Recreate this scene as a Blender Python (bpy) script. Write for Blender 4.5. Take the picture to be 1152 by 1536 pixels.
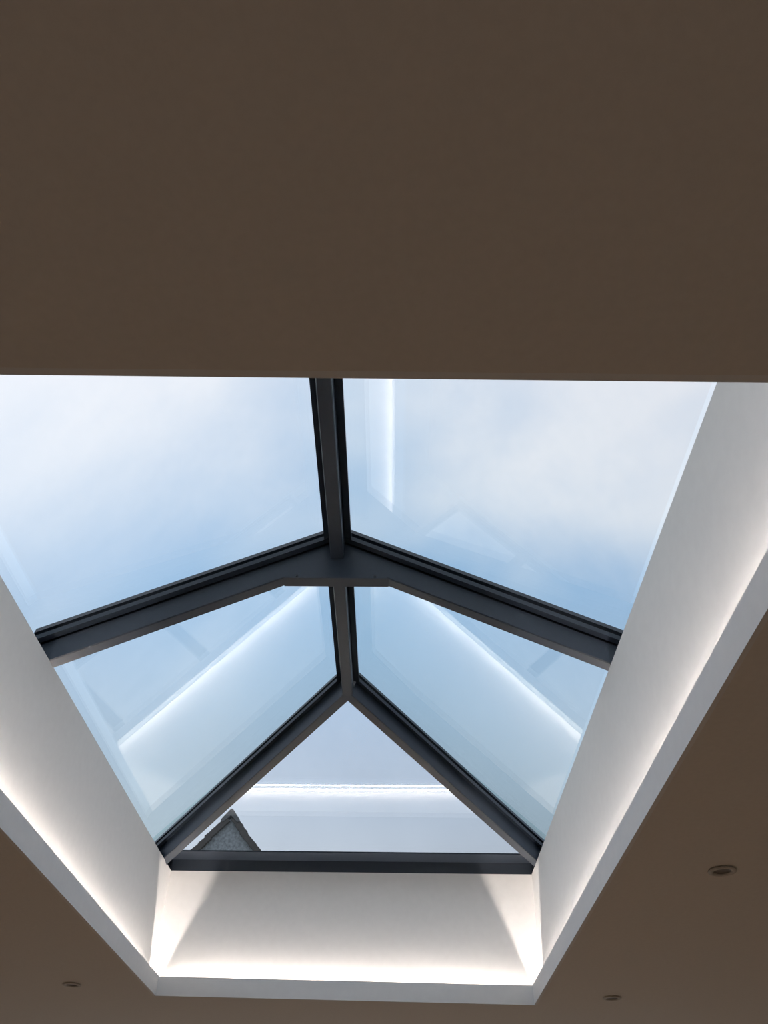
import bpy, bmesh, math
from mathutils import Vector, Matrix

for o in list(bpy.data.objects):
    bpy.data.objects.remove(o)
scene = bpy.context.scene
COL = scene.collection

# ------------------------------------------------------------------ camera
# metres; the camera is the origin, +Y runs along the skylight, +Z is up
R = Vector((0.99971937, 0.00562214, 0.02301232))
U = Vector((-0.0133895, -0.66726777, 0.74469755))
F = Vector((-0.01954217, 0.74479669, 0.66700524))
cd = bpy.data.cameras.new('camera')
cam = bpy.data.objects.new('camera', cd)
COL.objects.link(cam)
cam.matrix_world = Matrix(((R.x, U.x, -F.x, 0), (R.y, U.y, -F.y, 0), (R.z, U.z, -F.z, 0), (0, 0, 0, 1)))
cd.sensor_fit = 'VERTICAL'
cd.sensor_height = 36.0
cd.lens = 1235.1 / 1536 * 36.0
cd.clip_start = 0.02
cd.clip_end = 400
scene.camera = cam

scene.view_settings.view_transform = 'Standard'
scene.view_settings.look = 'None'
scene.view_settings.exposure = 0.0
scene.view_settings.gamma = 1.0
scene.view_settings.use_curve_mapping = False

# ------------------------------------------------------------------ sky: bright overcast with thin blue patches
SKY = 1.08
world = bpy.data.worlds.new('sky')
scene.world = world
world.use_nodes = True
nt = world.node_tree
nt.nodes.clear()
def N(t, kind, **kw):
    n = t.nodes.new(kind)
    for k, v in kw.items():
        setattr(n, k, v)
    return n
out = N(nt, 'ShaderNodeOutputWorld')
bg = N(nt, 'ShaderNodeBackground')
bg.inputs['Strength'].default_value = SKY
tc = N(nt, 'ShaderNodeTexCoord')
mp = N(nt, 'ShaderNodeMapping')
mp.inputs['Location'].default_value = (6.6, 6.1, 3.3)
nz = N(nt, 'ShaderNodeTexNoise')
nz.inputs['Scale'].default_value = 1.7
nz.inputs['Detail'].default_value = 5.0
nz.inputs['Roughness'].default_value = 0.48
nz.inputs['Distortion'].default_value = 0.4
rp = N(nt, 'ShaderNodeValToRGB')
rp.color_ramp.elements[0].position = 0.34
rp.color_ramp.elements[0].color = (0.43, 0.63, 0.92, 1)
rp.color_ramp.elements[1].position = 0.62
rp.color_ramp.elements[1].color = (0.98, 1.00, 1.10, 1)
sp = N(nt, 'ShaderNodeSeparateXYZ')
mr = N(nt, 'ShaderNodeMapRange')
mr.inputs['From Min'].default_value = 0.30
mr.inputs['From Max'].default_value = 0.58
mx = N(nt, 'ShaderNodeMix', data_type='RGBA')
nz2 = N(nt, 'ShaderNodeTexNoise')
nz2.inputs['Scale'].default_value = 3.2
nz2.inputs['Detail'].default_value = 4.0
rp2 = N(nt, 'ShaderNodeValToRGB')
rp2.color_ramp.elements[0].position = 0.35
rp2.color_ramp.elements[0].color = (0.60, 0.63, 0.73, 1)
rp2.color_ramp.elements[1].position = 0.65
rp2.color_ramp.elements[1].color = (0.76, 0.79, 0.90, 1)
L = nt.links.new
L(tc.outputs['Generated'], mp.inputs['Vector'])
L(mp.outputs['Vector'], nz.inputs['Vector'])
L(mp.outputs['Vector'], nz2.inputs['Vector'])
mr2 = N(nt, 'ShaderNodeMapRange')
mr2.inputs['From Min'].default_value = 0.55
mr2.inputs['From Max'].default_value = 0.85
mr2.inputs['To Min'].default_value = -0.07
mr2.inputs['To Max'].default_value = 0.13
ad = N(nt, 'ShaderNodeMath', operation='ADD')
L(sp.outputs['Z'], mr2.inputs['Value'])
L(mr2.outputs['Result'], ad.inputs[0])
L(nz.outputs['Fac'], ad.inputs[1])
L(ad.outputs[0], rp.inputs['Fac'])
L(nz2.outputs['Fac'], rp2.inputs['Fac'])
L(tc.outputs['Generated'], sp.inputs['Vector'])
L(sp.outputs['Z'], mr.inputs['Value'])
L(mr.outputs['Result'], mx.inputs['Factor'])
L(rp2.outputs['Color'], mx.inputs['A'])
L(rp.outputs['Color'], mx.inputs['B'])
gm = N(nt, 'ShaderNodeMath', operation='MULTIPLY_ADD')   # the sun stands behind the cloud on the left
gm.inputs[1].default_value = -0.19 * SKY
gm.inputs[2].default_value = SKY
L(sp.outputs['X'], gm.inputs[0])
L(gm.outputs[0], bg.inputs['Strength'])
L(mx.outputs['Result'], bg.inputs['Color'])
L(bg.outputs['Background'], out.inputs['Surface'])

# ------------------------------------------------------------------ materials
def mat(name, col, rough=0.6, noise=0.0, scale=40.0, bump=0.0, metal=0.0, spec=0.5):
    m = bpy.data.materials.new(name)
    m.use_nodes = True
    t = m.node_tree
    b = t.nodes['Principled BSDF']
    b.inputs['Roughness'].default_value = rough
    b.inputs['Metallic'].default_value = metal
    b.inputs['Specular IOR Level'].default_value = spec
    tcn = N(t, 'ShaderNodeTexCoord')
    n = N(t, 'ShaderNodeTexNoise')
    n.inputs['Scale'].default_value = scale
    n.inputs['Detail'].default_value = 4.0
    r = N(t, 'ShaderNodeValToRGB')
    r.color_ramp.elements[0].position = 0.3
    r.color_ramp.elements[1].position = 0.7
    r.color_ramp.elements[0].color = tuple(c * (1 - noise) for c in col) + (1,)
    r.color_ramp.elements[1].color = tuple(min(1, c * (1 + noise)) for c in col) + (1,)
    t.links.new(tcn.outputs['Object'], n.inputs['Vector'])
    t.links.new(n.outputs['Fac'], r.inputs['Fac'])
    t.links.new(r.outputs['Color'], b.inputs['Base Color'])
    if bump:
        bp = N(t, 'ShaderNodeBump')
        bp.inputs['Strength'].default_value = bump
        bp.inputs['Distance'].default_value = 0.01
        t.links.new(n.outputs['Fac'], bp.inputs['Height'])
        t.links.new(bp.outputs['Normal'], b.inputs['Normal'])
    return m

def glass_mat(name, f0, tint, oblique=None):
    m = bpy.data.materials.new(name)
    m.use_nodes = True
    t = m.node_tree
    t.nodes.clear()
    o = N(t, 'ShaderNodeOutputMaterial')
    mixs = N(t, 'ShaderNodeMixShader')
    tr = N(t, 'ShaderNodeBsdfTransparent')
    tr.inputs['Color'].default_value = tint + (1,)
    gl = N(t, 'ShaderNodeBsdfGlossy')
    gl.inputs['Roughness'].default_value = 0.0
    gl.inputs['Color'].default_value = (1, 1, 1, 1)
    lw = N(t, 'ShaderNodeLayerWeight')
    lw.inputs['Blend'].default_value = 0.5
    pw = N(t, 'ShaderNodeMath', operation='POWER')
    pw.inputs[1].default_value = 5.0
    ma = N(t, 'ShaderNodeMath', operation='MULTIPLY_ADD')
    ma.inputs[1].default_value = 1 - f0
    ma.inputs[2].default_value = f0
    if oblique:                           # longer path through the glass at a slant: greener
        p2 = N(t, 'ShaderNodeMath', operation='POWER')
        p2.inputs[1].default_value = 2.0
        mc = N(t, 'ShaderNodeMix', data_type='RGBA')
        mc.inputs['A'].default_value = tint + (1,)
        mc.inputs['B'].default_value = oblique + (1,)
        t.links.new(lw.outputs['Facing'], p2.inputs[0])
        t.links.new(p2.outputs[0], mc.inputs['Factor'])
        t.links.new(mc.outputs['Result'], tr.inputs['Color'])
    t.links.new(lw.outputs['Facing'], pw.inputs[0])
    t.links.new(pw.outputs[0], ma.inputs[0])
    t.links.new(ma.outputs[0], mixs.inputs[0])
    t.links.new(tr.outputs[0], mixs.inputs[1])
    t.links.new(gl.outputs[0], mixs.inputs[2])
    t.links.new(mixs.outputs[0], o.inputs['Surface'])
    return m

def emit_mat(name, col, strength):
    m = bpy.data.materials.new(name)
    m.use_nodes = True
    t = m.node_tree
    b = t.nodes['Principled BSDF']
    b.inputs['Base Color'].default_value = (0.8, 0.78, 0.7, 1)
    b.inputs['Emission Color'].default_value = col + (1,)
    b.inputs['Emission Strength'].default_value = strength
    return m

M = {
    'ceiling': mat('ceiling_paint', (0.80, 0.76, 0.71), 0.9, 0.02, 60, 0.05),
    'plaster': mat('white_plaster', (0.845, 0.84, 0.835), 0.85, 0.015, 25, 0.03),
    'roomwall': mat('room_wall_paint', (0.84, 0.73, 0.59), 0.9, 0.02, 20),
    'floor': mat('oak_floor', (0.63, 0.42, 0.26), 0.5, 0.2, 6),
    'alu': mat('anthracite_aluminium', (0.020, 0.029, 0.044), 0.42, 0.06, 60, 0.02),
    'rubber': mat('black_gasket', (0.012, 0.013, 0.015), 0.6, 0.1, 80),
    'steel': mat('screw_steel', (0.05, 0.05, 0.055), 0.35, 0.1, 50, 0.0, 0.8),
    'glass': glass_mat('double_glazing', 0.095, (0.955, 0.968, 0.966), (0.66, 0.84, 0.82)),
    'fill_light_glass': glass_mat('fill_light_glass', 0.04, (0.97, 0.98, 0.98)),
    'membrane': mat('roof_membrane', (0.30, 0.31, 0.33), 0.9, 0.1, 10, 0.1),
    'tape': mat('led_tape_white', (0.85, 0.83, 0.78), 0.5, 0.02, 50),
    'led': emit_mat('led_chip', (1.0, 0.88, 0.79), 590.0),
    'nickel': mat('brushed_nickel', (0.58, 0.54, 0.50), 0.5, 0.08, 80),
    'lamp': mat('unlit_lamp_face', (0.16, 0.145, 0.13), 0.35, 0.1, 90),
    'baffle': mat('dark_baffle', (0.10, 0.09, 0.08), 0.6, 0.1, 60),
    'render': mat('pebbledash', (0.30, 0.31, 0.33), 0.95, 0.35, 22, 0.6),
    'tile': mat('dark_roof_tile', (0.10, 0.085, 0.078), 0.9, 0.3, 8, 0.3),
    'ridge': mat('grey_ridge_tile', (0.15, 0.143, 0.147), 0.9, 0.25, 8, 0.3),
    'grass': mat('lawn', (0.10, 0.16, 0.06), 0.95, 0.4, 1.5),
    'frame_white': mat('white_frame', (0.75, 0.75, 0.74), 0.4, 0.02, 30),
    'bounce_paving': mat('pale_bounce_paving', (0.60, 0.55, 0.48), 0.9, 0.15, 4, 0.1),  # pale so the added slabs outdoors bounce daylight inside
    'dirt': mat('dirt', (0.05, 0.045, 0.04), 0.9, 0.2, 100),
}

# ------------------------------------------------------------------ mesh helpers
def link(name, verts, faces, m, parent=None, smooth=False):
    me = bpy.data.meshes.new(name)
    me.from_pydata([tuple(v) for v in verts], [], faces)
    bm = bmesh.new()
    bm.from_mesh(me)
    bmesh.ops.recalc_face_normals(bm, faces=bm.faces)
    bm.to_mesh(me)
    bm.free()
    me.materials.append(M[m])
    if smooth:
        for p in me.polygons:
            p.use_smooth = True
    o = bpy.data.objects.new(name, me)
    COL.objects.link(o)
    o.parent = parent
    return o

class MB:
    def __init__(s):
        s.v, s.f = [], []
    def hexa(s, p):                       # 8 points: bottom ring then top ring
        i = len(s.v)
        s.v += [Vector(q) for q in p]
        s.f += [tuple(i + k for k in q) for q in
                ((3, 2, 1, 0), (4, 5, 6, 7), (0, 1, 5, 4), (1, 2, 6, 5), (2, 3, 7, 6), (3, 0, 4, 7))]
        return s
    def box(s, x0, x1, y0, y1, z0, z1):
        return s.hexa([(x0, y0, z0), (x1, y0, z0), (x1, y1, z0), (x0, y1, z0),
                       (x0, y0, z1), (x1, y0, z1), (x1, y1, z1), (x0, y1, z1)])
    def sweep(s, prof, A, B, side, up, eA=None, eB=None):
        """profile (lateral, height) swept from A to B; eA/eB = end-plane normals for mitres"""
        i = len(s.v)
        n = len(prof)
        d = (B - A).normalized()
        for P0, nn in ((A, eA), (B, eB)):
            for (a, b) in prof:
                q = P0 + side * a + up * b
                if nn is not None:        # slide along d into the mitre plane through P0
                    q = q - d * ((q - P0).dot(nn) / d.dot(nn))
                s.v.append(q)
        s.f += [(i + k, i + (k + 1) % n, i + n + (k + 1) % n, i + n + k) for k in range(n)]
        s.f += [tuple(i + k for k in range(n)), tuple(i + n + k for k in reversed(range(n)))]
        return s
    def build(s, name, m, parent=None, smooth=False):
        return link(name, s.v, s.f, m, parent, smooth)

def thing(name, label, cat, loc=(0, 0, 0), group=None):
    o = bpy.data.objects.new(name, None)
    COL.objects.link(o)
    o.location = loc
    o.empty_display_size = 0.1
    return tag(o, label, cat, group)
def tag(o, label, cat, group=None):
    o['label'] = label
    o['category'] = cat
    if group:
        o['group'] = group
    return o
def struct(o, label=None, cat=None):
    o['kind'] = 'structure'
    if label:
        o['label'] = label
    if cat:
        o['category'] = cat
    return o

# ------------------------------------------------------------------ dimensions
ZC = 1.0                                   # ceiling underside
XL, XR, YN, YF = -1.2952, 0.7587, 0.8085, 5.085    # opening in the ceiling
LT = 0.014                                 # lip thickness
T = 0.094                                  # upstand lip height
E = 0.062                                  # lip face to shaft wall
WL, WR, WN, WF = XL - E, XR + E, YN - E, YF + 0.068
ZW = 1.690                                 # top of the shaft walls
XRG = (WL + WR) / 2                        # ridge line
TILT = 0.0107                              # fall of the flat roof across the skylight
def ztop(x):
    return ZW + TILT * (x - XRG)
RX0, RX1, RY0, RY1, ZF = -3.6, 3.2, -2.6, 7.6, -1.6

# ------------------------------------------------------------------ room shell
def frame_mesh(x0, x1, y0, y1, a0, a1, b0, b1, z0, z1):
    """slab with a rectangular hole, one watertight mesh"""
    xs, ys = (x0, a0, a1, x1), (y0, b0, b1, y1)
    v = [(x, y, z) for z in (z0, z1) for y in ys for x in xs]
    f = []
    I = lambda i, j, k: k * 16 + j * 4 + i
    for k in (0, 1):
        for j in range(3):
            for i in range(3):
                if (i, j) != (1, 1):
                    f.append((I(i, j, k), I(i + 1, j, k), I(i + 1, j + 1, k), I(i, j + 1, k)))
    for i in range(3):
        for j in (0, 3):
            f.append((I(i, j, 0), I(i + 1, j, 0), I(i + 1, j, 1), I(i, j, 1)))
            f.append((I(j, i, 0), I(j, i + 1, 0), I(j, i + 1, 1), I(j, i, 1)))
    f += [(I(1, j, 0), I(2, j, 0), I(2, j, 1), I(1, j, 1)) for j in (1, 2)]
    f += [(I(i, 1, 0), I(i, 2, 0), I(i, 2, 1), I(i, 1, 1)) for i in (1, 2)]
    return v, f

v, f = frame_mesh(RX0, RX1, RY0, RY1, XL - LT, XR + LT, YN - LT, YF + LT, ZC, ZC + 0.02)
struct(link('ceiling', v, f, 'ceiling'), 'plain painted ceiling around the skylight opening', 'ceiling')
struct(MB().box(RX0, RX1, RY0, RY1, ZF - 0.1, ZF).build('floor', 'floor'), 'brown oak floor of the room', 'floor')  # unseen oak floor, added so daylight bounces warmly onto the ceiling
struct(MB().box(RX0 - 0.2, RX0, RY0 - 0.2, RY1 + 0.2, ZF - 0.1, ZC + 0.4).build('wall_left', 'roomwall'), 'painted room wall on the left side', 'wall')
struct(MB().box(RX1, RX1 + 0.2, RY0 - 0.2, RY1 + 0.2, ZF - 0.1, ZC + 0.4).build('wall_right', 'roomwall'), 'painted room wall on the right side', 'wall')
# end walls: unseen doors and back window added so daylight reaches the ceiling
def glazed_wall(name, lab, ya, yb, x0, x1, z0, z1, wn, wlab, nd):
    wb = MB()
    wb.box(RX0, x0, ya, yb, ZF - 0.1, ZC + 0.4)
    wb.box(x1, RX1, ya, yb, ZF - 0.1, ZC + 0.4)
    wb.box(x0, x1, ya, yb, z1, ZC + 0.4)
    wb.box(x0, x1, ya, yb, ZF - 0.1, z0)
    struct(wb.build(name, 'roomwall'), lab, 'wall')
    ym = (ya + yb) / 2
    dw = (x1 - x0) / nd
    fm = MB()
    for k in range(nd):
        a, b = x0 + k * dw, x0 + (k + 1) * dw
        fm.box(a, a + 0.06, ym - 0.03, ym + 0.03, z0, z1)
        fm.box(b - 0.06, b, ym - 0.03, ym + 0.03, z0, z1)
        fm.box(a + 0.06, b - 0.06, ym - 0.03, ym + 0.03, z0, z0 + 0.08)
        fm.box(a + 0.06, b - 0.06, ym - 0.03, ym + 0.03, z1 - 0.08, z1)
    w = struct(fm.build(wn, 'alu'), wlab, 'added window')
    for k in range(nd):
        a = x0 + k * dw
        MB().box(a + 0.06, a + dw - 0.06, ym - 0.005, ym + 0.005, z0 + 0.08, z1 - 0.08).build('pane', 'fill_light_glass', w)
glazed_wall('wall_front', 'painted end wall with the added daylight doors', RY1, RY1 + 0.2, -3.0, 2.6, ZF, 0.75, 'fill_light_doors', 'unseen wide glazed doors with dark grey frames, added to light the ceiling', 5)
glazed_wall('wall_back', 'painted end wall with the smaller added window', RY0 - 0.2, RY0, -2.0, 1.0, -0.8, 0.55, 'fill_light_window', 'unseen dark grey framed window added in the back wall for daylight', 3)

# lips round the opening: the LED strips lie behind them
def lip(n, x0, x1, y0, y1, lab):
    struct(MB().box(x0, x1, y0, y1, ZC, ZC + T).build('trim_%d' % n, 'plaster'), lab, 'trim')
lip(1, XL - LT, XL, YN - LT, YF + LT, 'white upstand lip along the left edge of the ceiling opening')
lip(2, XR, XR + LT, YN - LT, YF + LT, 'white upstand lip along the right edge of the ceiling opening')
lip(3, XL, XR, YF, YF + LT, 'white upstand lip along the far edge of the ceiling opening')
lip(4, XL, XR, YN - LT, YN, 'white upstand lip along the near edge of the ceiling opening')

# shaft walls up to the skylight
WT = 0.22
def shaft(name, x0, x1, y0, y1, lab):
    z = ZC + 0.02
    struct(MB().hexa([(x0, y0, z), (x1, y0, z), (x1, y1, z), (x0, y1, z),
                      (x0, y0, ztop(x0)), (x1, y0, ztop(x1)), (x1, y1, ztop(x1)), (x0, y1, ztop(x0))]).build(name, 'plaster'), lab, 'wall')
shaft('wall_shaft_left', WL - WT, WL, WN - WT, WF + WT, 'white plastered left wall of the skylight shaft')
shaft('wall_shaft_right', WR, WR + WT, WN - WT, WF + WT, 'white plastered right wall of the skylight shaft')
shaft('wall_shaft_far', WL, WR, WF, WF + WT, 'white plastered far wall of the skylight shaft')
shaft('wall_shaft_near', WL, WR, WN - WT, WN, 'white plastered near wall of the skylight shaft')
v, f = frame_mesh(RX0 - 0.2, RX1 + 0.2, RY0 - 0.2, RY1 + 0.2, WL - WT, WR + WT, WN - WT, WF + WT, ZC + 0.4, ZC + 0.5)
struct(link('light_block_deck', v, f, 'membrane'), 'unseen grey flat roof deck added around the skylight kerb to block light', 'roof')  # out of view, added to stop light leaking in round the shaft

# ------------------------------------------------------------------ roof lantern
YR0 = 2.7924                               # middle truss
lan = thing('roof_lantern', 'dark grey aluminium hipped roof lantern glazed above the white shaft', 'skylight', (XRG + 0.006, YR0, ZW))
lan.rotation_euler = (0, -math.atan(TILT), 0)
HW = (WR - WL) / 2
ZB = 0.512                                 # ridge soffit above the shaft top
YK = 4.9813 - YR0                          # face of far kerb
YE = 3.9431 - YR0                          # far ridge end
YKN = WN - 0.02 - YR0                      # face of near kerb
YEN = 1.70 - YR0                           # near ridge end
TP = ZB / HW
DV = 0.130                                 # soffit to glazing flange, vertical
ZG = 0.662                                 # glass inner face at the ridge
W1, W2, TF = 0.056, 0.118, 0.020
def tee(H, k, w1=W1, w2=W2):
    r = [(w1 / 2 - 0.004, 0), (w1 / 2, 0.004), (w1 / 2, H - TF - k * w1 / 2), (w2 / 2, H - TF - k * w2 / 2), (w2 / 2, H - k * w2 / 2 - 0.001), (0, H - 0.001)]
    return r + [(-a, b) for a, b in reversed(r[:-1])]
def capprof(H, k, w=0.10):
    a = H + 0.034
    return [(w / 2, a - k * w / 2), (w / 2 - 0.008, a + 0.022 - k * w / 2), (0, a + 0.026), (-w / 2 + 0.008, a + 0.022 - k * w / 2), (-w / 2, a - k * w / 2), (0, a - 0.004)]
def bar(name, A, B, H, k, eA=None, eB=None):
    A, B = Vector(A), Vector(B)
    d = (B - A).normalized()
    side = d.cross(Vector((0, 0, 1))).normalized()
    up = side.cross(d).normalized()
    o = MB().sweep(tee(H, k), A, B, side, up, eA, eB).build(name, 'alu', lan)
    MB().sweep([(-0.028, H - 0.03), (0.028, H - 0.03), (0.028, H + 0.012), (-0.028, H + 0.012)], A, B, side, up, eA, eB).build('gasket', 'rubber', o)
    MB().sweep(capprof(H, k, 0.07), A, B, side, up, eA, eB).build('outer_cap', 'alu', o)
    return o
cp = math.cos(math.atan(TP))
# ridge
bar('ridge_beam', (0, YEN, ZB), (0, YE, ZB), DV, TP)
# middle truss rafters, deep bars running down to the side kerbs
LO = 0.10                                  # plan run past the soffit corner onto the kerb
X1 = Vector((1, 0, 0))
for s in (-1, 1):
    bar('rafter', (0, 0, ZB), (s * (HW + LO), 0, ZB - TP * (HW + LO)), DV * cp, 0.0, X1, X1)
# collar plate closing the apex of the truss
g = 0.222
zg0 = ZB - TP * g
hp = W1 / 2 + 0.0015
pl = MB()
pv = [(-g, zg0), (g, zg0), (0.03, ZB + 0.02), (-0.03, ZB + 0.02)]
for yy in (-hp, hp):
    pl.v += [Vector((a, yy, b)) for a, b in pv]
pl.f += [(0, 1, 2, 3), (7, 6, 5, 4)] + [(k, 4 + k, 4 + (k + 1) % 4, (k + 1) % 4) for k in range(4)]
plate = pl.build('collar_plate', 'alu', lan)
for s in (-1, 1):
    sc = MB()
    n = 8
    for j, yy in enumerate((-hp - 0.004, -hp)):
        sc.v += [Vector((s * 0.165 + 0.006 * math.cos(2 * math.pi * q / n), yy, zg0 + 0.012 + 0.006 * math.sin(2 * math.pi * q / n))) for q in range(n)]
    sc.f += [(q, (q + 1) % n, n + (q + 1) % n, n + q) for q in range(n)] + [tuple(range(n)), tuple(range(2 * n - 1, n - 1, -1))]
    sc.build('screw', 'steel', plate)
# hips
for (ye, yk) in ((YE, YK), (YEN, YKN)):
    for s in (-1, 1):
        A = Vector((0, ye, ZB))
        B = Vector((s * HW, yk, 0))
        d = B - A
        B2 = B + d * (LO / HW)
        hl = math.hypot(d.x, d.y)
        ch = math.cos(math.atan(ZB / hl))
        bar('hip_rafter', A, B2, DV * ch, TP * 0.70)
# kerb: far and near bars project into the shaft, side bars stand back on the walls
KH = 0.055
KD = 0.215
KS = 0.062
def kerb(x0, x1, y0, y1, lip_box):
    o = MB().box(x0, x1, y0, y1, 0.001, KH).build('kerb', 'alu', lan)
    MB().box(*lip_box, KH, KH + 0.036).build('glazing_bar', 'rubber', o)
XO = HW + KS + 0.15
kf = WF - YR0
o = MB().box(-XO, XO, kf, kf + 0.16, 0.001, 0.066).build('kerb', 'alu', lan)
MB().box(-XO, XO, YK + 0.03, kf + 0.16, 0.066, 0.074).build('soffit_rail', 'alu', o)
MB().box(-XO + 0.02, XO - 0.02, kf + 0.06, kf + 0.09, 0.074, 0.127).build('glazing_bar', 'rubber', o)
kerb(-XO, XO, YKN - KD, YKN, (-XO + 0.02, XO - 0.02, YKN - KD + 0.01, YKN - KD + 0.04))
kerb(-XO, -HW - KS, YKN + 0.0005, kf - 0.0005, (-XO + 0.01, -XO + 0.04, YKN, YK))
kerb(HW + KS, XO, YKN + 0.0005, kf - 0.0005, (XO - 0.04, XO - 0.01, YKN, YK))
# glass units
TG = 0.020
def pane(pts, label):
    """pts in the glass plane, inner face; extruded outwards along the plane normal"""
    P = [Vector(p) for p in pts]
    c = sum(P, Vector()) / len(P)
    n = (P[1] - P[0]).cross(P[2] - P[0]).normalized()
    if n.z < 0:
        n = -n
    P = [q + (c - q).normalized() * 0.006 for q in P]
    k = len(P)
    mb = MB()
    mb.v = P + [q + n * TG for q in P]
    mb.f = [tuple(range(k)), tuple(range(2 * k - 1, k - 1, -1))] + [(i, (i + 1) % k, k + (i + 1) % k, k + i) for i in range(k)]
    o = mb.build('glass_pane', 'glass', lan)
    if label:
        o['label'] = label
    return o
TS = 0.447                                 # pitch of the side glass
TQ = 0.415                                 # pitch of the far end glass
TQN = 0.44
GX = HW + 0.205
def hip_y(x, ye, yk):
    return ye + (yk - ye) * abs(x) / HW
for s, sd in ((-1, 'left'), (1, 'right')):
    zz = lambda x: ZG - TS * abs(x)
    p_far = pane([(0, 0, ZG), (s * GX, 0, zz(GX)), (s * GX, hip_y(GX, YE, YK), zz(GX)), (0, YE, ZG)], None)
    p_near = pane([(0, 0, ZG), (0, YEN, ZG), (s * GX, hip_y(GX, YEN, YKN), zz(GX)), (s * GX, 0, zz(GX))], None)
for ye, yk, tq, w in ((YE, YK, TQ, 'far'), (YEN, YKN, TQN, 'near')):
    gx = GX + (0.075 if w == 'far' else 0.0)
    yg = hip_y(gx, ye, yk)
    zl = ZG - tq * abs(yg - ye)
    pane([(0, ye, ZG), (gx, yg, zl), (-gx, yg, zl)], 'triangular glass pane closing the hipped end')

# ------------------------------------------------------------------ LED strips in the cove
def led_strip(A, B, label):
    A, B = Vector(A), Vector(B)
    d = (B - A).normalized()
    side = Vector((-d.y, d.x, 0))
    Lr = (B - A).length
    t = thing('led_strip', label, 'light strip', (A + B) / 2, 'LED strips hidden in the cove')
    a, b = -d * Lr / 2, d * Lr / 2
    MB().sweep([(-0.005, 0), (0.005, 0), (0.005, 0.002), (-0.005, 0.002)], a, b, side, Vector((0, 0, 1))).build('tape', 'tape', t)
    n = int(Lr * 60)
    ch = MB()
    for i in range(n):
        c = a + d * (Lr * (i + 0.5) / n)
        ch.sweep([(-0.0045, 0.002), (0.0045, 0.002), (0.0045, 0.0038), (-0.0045, 0.0038)], c - d * 0.002, c + d * 0.002, side, Vector((0, 0, 1)))
    o = ch.build('led_chips', 'led', t)
    o['kind'] = 'stuff'
SO, ZS = 0.042, ZC + 0.0202
led_strip((XL - SO, YN, ZS), (XL - SO, YF - 0.17, ZS), 'glowing LED strip behind the long lip that has one downlight beside it')
led_strip((XR + SO, YN, ZS), (XR + SO, YF - 0.17, ZS), 'glowing LED strip behind the long lip that has two downlights beside it')
led_strip((XL + 0.03, YF + SO, ZS), (XR - 0.03, YF + SO, ZS), 'glowing LED strip behind the short lip below the pane showing the gable')
led_strip((XL + 0.03, YN - SO, ZS), (XR - 0.03, YN - SO, ZS), 'glowing LED strip behind the short lip opposite the pane showing the gable')

# ------------------------------------------------------------------ recessed downlights (switched off)
def lathe(prof, n=32):
    mb = MB()
    for (r, z) in prof:
        mb.v += [Vector((r * math.cos(2 * math.pi * k / n), r * math.sin(2 * math.pi * k / n), z)) for k in range(n)]
    for j in range(len(prof) - 1):
        mb.f += [(j * n + k, j * n + (k + 1) % n, (j + 1) * n + (k + 1) % n, (j + 1) * n + k) for k in range(n)]
    mb.f += [tuple(range((len(prof) - 1) * n, len(prof) * n))]
    return mb
for (x, y, lab) in ((1.125, 2.941, 'unlit recessed downlight beside the middle of the long lip, one of two there'),
                    (1.131, 4.861, 'unlit recessed downlight off the opening corner, on the side with two downlights'),
                    (-1.688, 4.862, 'lone unlit recessed downlight, the only one on its side of the opening')):
    t = thing('downlight', lab, 'downlight', (x, y, ZC), 'recessed downlights around the skylight')
    lathe([(0.030, -0.001), (0.046, -0.001), (0.048, -0.004), (0.046, -0.007), (0.036, -0.009), (0.030, -0.006), (0.030, -0.001)]).build('bezel', 'nickel', t, True)
    lathe([(0.030, -0.0035), (0.024, -0.0015), (0.020, -0.0012)]).build('lamp_face', 'lamp', t, True)

# ------------------------------------------------------------------ neighbour's gable beyond the roof
HY, HXA, HZA, HS = 14.0, -2.82, 5.45, 1.15  # gable plane, apex x, apex z of wall, slope
HH = 3.0                                   # half width
HD = 8.0
zev = HZA - HS * HH
hs = thing('neighbour_house', 'grey pebbledashed gable house with dark tiled roof beyond the skylight', 'house', (HXA, HY, ZF))
def hv(x, y, z):
    return Vector((x, y, z - ZF))
gw = MB()
for y in (0, HD):
    gw.v += [hv(-HH, y, ZF), hv(HH, y, ZF), hv(HH, y, zev), hv(0, y, HZA), hv(-HH, y, zev)]
gw.f = [(0, 1, 2, 3, 4), (9, 8, 7, 6, 5)] + [(k, 5 + k, 5 + (k + 1) % 5, (k + 1) % 5) for k in range(5)]
gw.build('gable_wall', 'render', hs)
sl = math.hypot(1, HS)
nrm = {s: Vector((s * HS / sl, 0, 1 / sl)) for s in (-1, 1)}
dn = {s: Vector((s / sl, 0, -HS / sl)) for s in (-1, 1)}
Lr = (HH + 0.3) * sl
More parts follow.
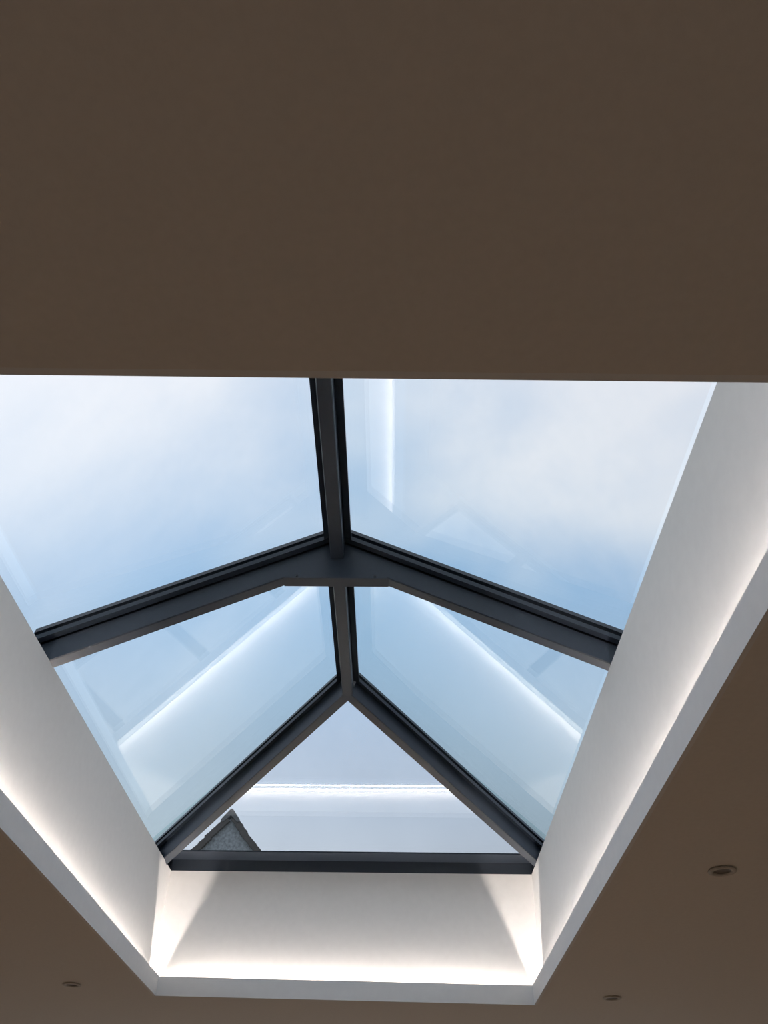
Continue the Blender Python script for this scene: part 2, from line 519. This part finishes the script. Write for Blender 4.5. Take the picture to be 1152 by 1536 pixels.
for s in (-1, 1):
    o = hv(0, 0, HZA)
    a, b, n = o + nrm[s] * 0.005, o + dn[s] * Lr + nrm[s] * 0.005, nrm[s]
    y0, y1 = Vector((0, -0.02, 0)), Vector((0, HD + 0.05, 0))
    rs = MB().hexa([a + y0, b + y0, b + y1, a + y1, a + y0 + n * 0.05, b + y0 + n * 0.05, b + y1 + n * 0.05, a + y1 + n * 0.05])
    rf = rs.build('roof_slope', 'tile', hs)
    # overlapping verge tiles stepping down the gable edge
    g0 = 0.135
    tl = MB()
    th = 0.03
    c0, c1 = Vector((0, -0.06, 0)), Vector((0, 0.22, 0))
    t0, t1 = -nrm[s] * 0.035, dn[s] * (g0 * 1.5)
    tl.hexa([t0 + c0, t1 + c0 - nrm[s] * 0.02, t1 + c1 - nrm[s] * 0.02, t0 + c1,
             c0 + nrm[s] * 0.055, t1 + c0 + nrm[s] * 0.076, t1 + c1 + nrm[s] * 0.076, c1 + nrm[s] * 0.055])
    first = None
    nt_ = int(Lr / g0)
    for k in range(nt_):
        if first is None:
            first = tl.build('verge_tile', 'tile', rf)
            q = first
        else:
            q = first.copy()
            COL.objects.link(q)
            q.parent = rf
        q.location = o + dn[s] * (0.05 + k * g0) + Vector((0.004 * math.sin(k * 2.3 + s), 0, 0.010 * math.sin(k * 1.7 + s)))
# ridge tiles along the apex
rt = None
for k in range(18):
    if rt is None:
        m_ = MB()
        pr = []
        for (r_, zz_) in ((0.0, 1),):
            pr = [(-0.165, -0.125), (-0.155, -0.095), (-0.03, 0.065), (0, 0.085), (0.03, 0.065), (0.155, -0.095), (0.165, -0.125), (0.12, -0.145), (0, -0.03), (-0.12, -0.145)]
        m_.sweep(pr, Vector((0, -0.075, 0)), Vector((0, 0.40, 0)), X1, Vector((0, 0, 1)))
        rt = m_.build('ridge_tile', 'ridge', hs)
        q = rt
    else:
        q = rt.copy()
        COL.objects.link(q)
        q.parent = hs
    q.location = hv(0, k * 0.46, HZA + 0.05)
g_ = MB().box(-60, 60, -60, 80, ZF - 0.4, ZF - 0.12).build('ground', 'grass')
struct(g_, 'green lawn outside the house', 'ground')
struct(MB().box(-6, 6, RY1 + 0.2, HY - 0.3, ZF - 0.12, ZF - 0.04).build('bounce_patio', 'bounce_paving'), 'unseen pale stone slab added to bounce daylight onto the ceiling', 'bounce_patio')  # unseen slab added to reflect daylight up through the doors
struct(MB().box(-6, 6, -12, RY0 - 0.2, ZF - 0.12, ZF - 0.04).build('path', 'bounce_paving'), 'unseen pale stone slab added to bounce daylight in at the back window', 'path')  # unseen strip, added to throw daylight in at the rear
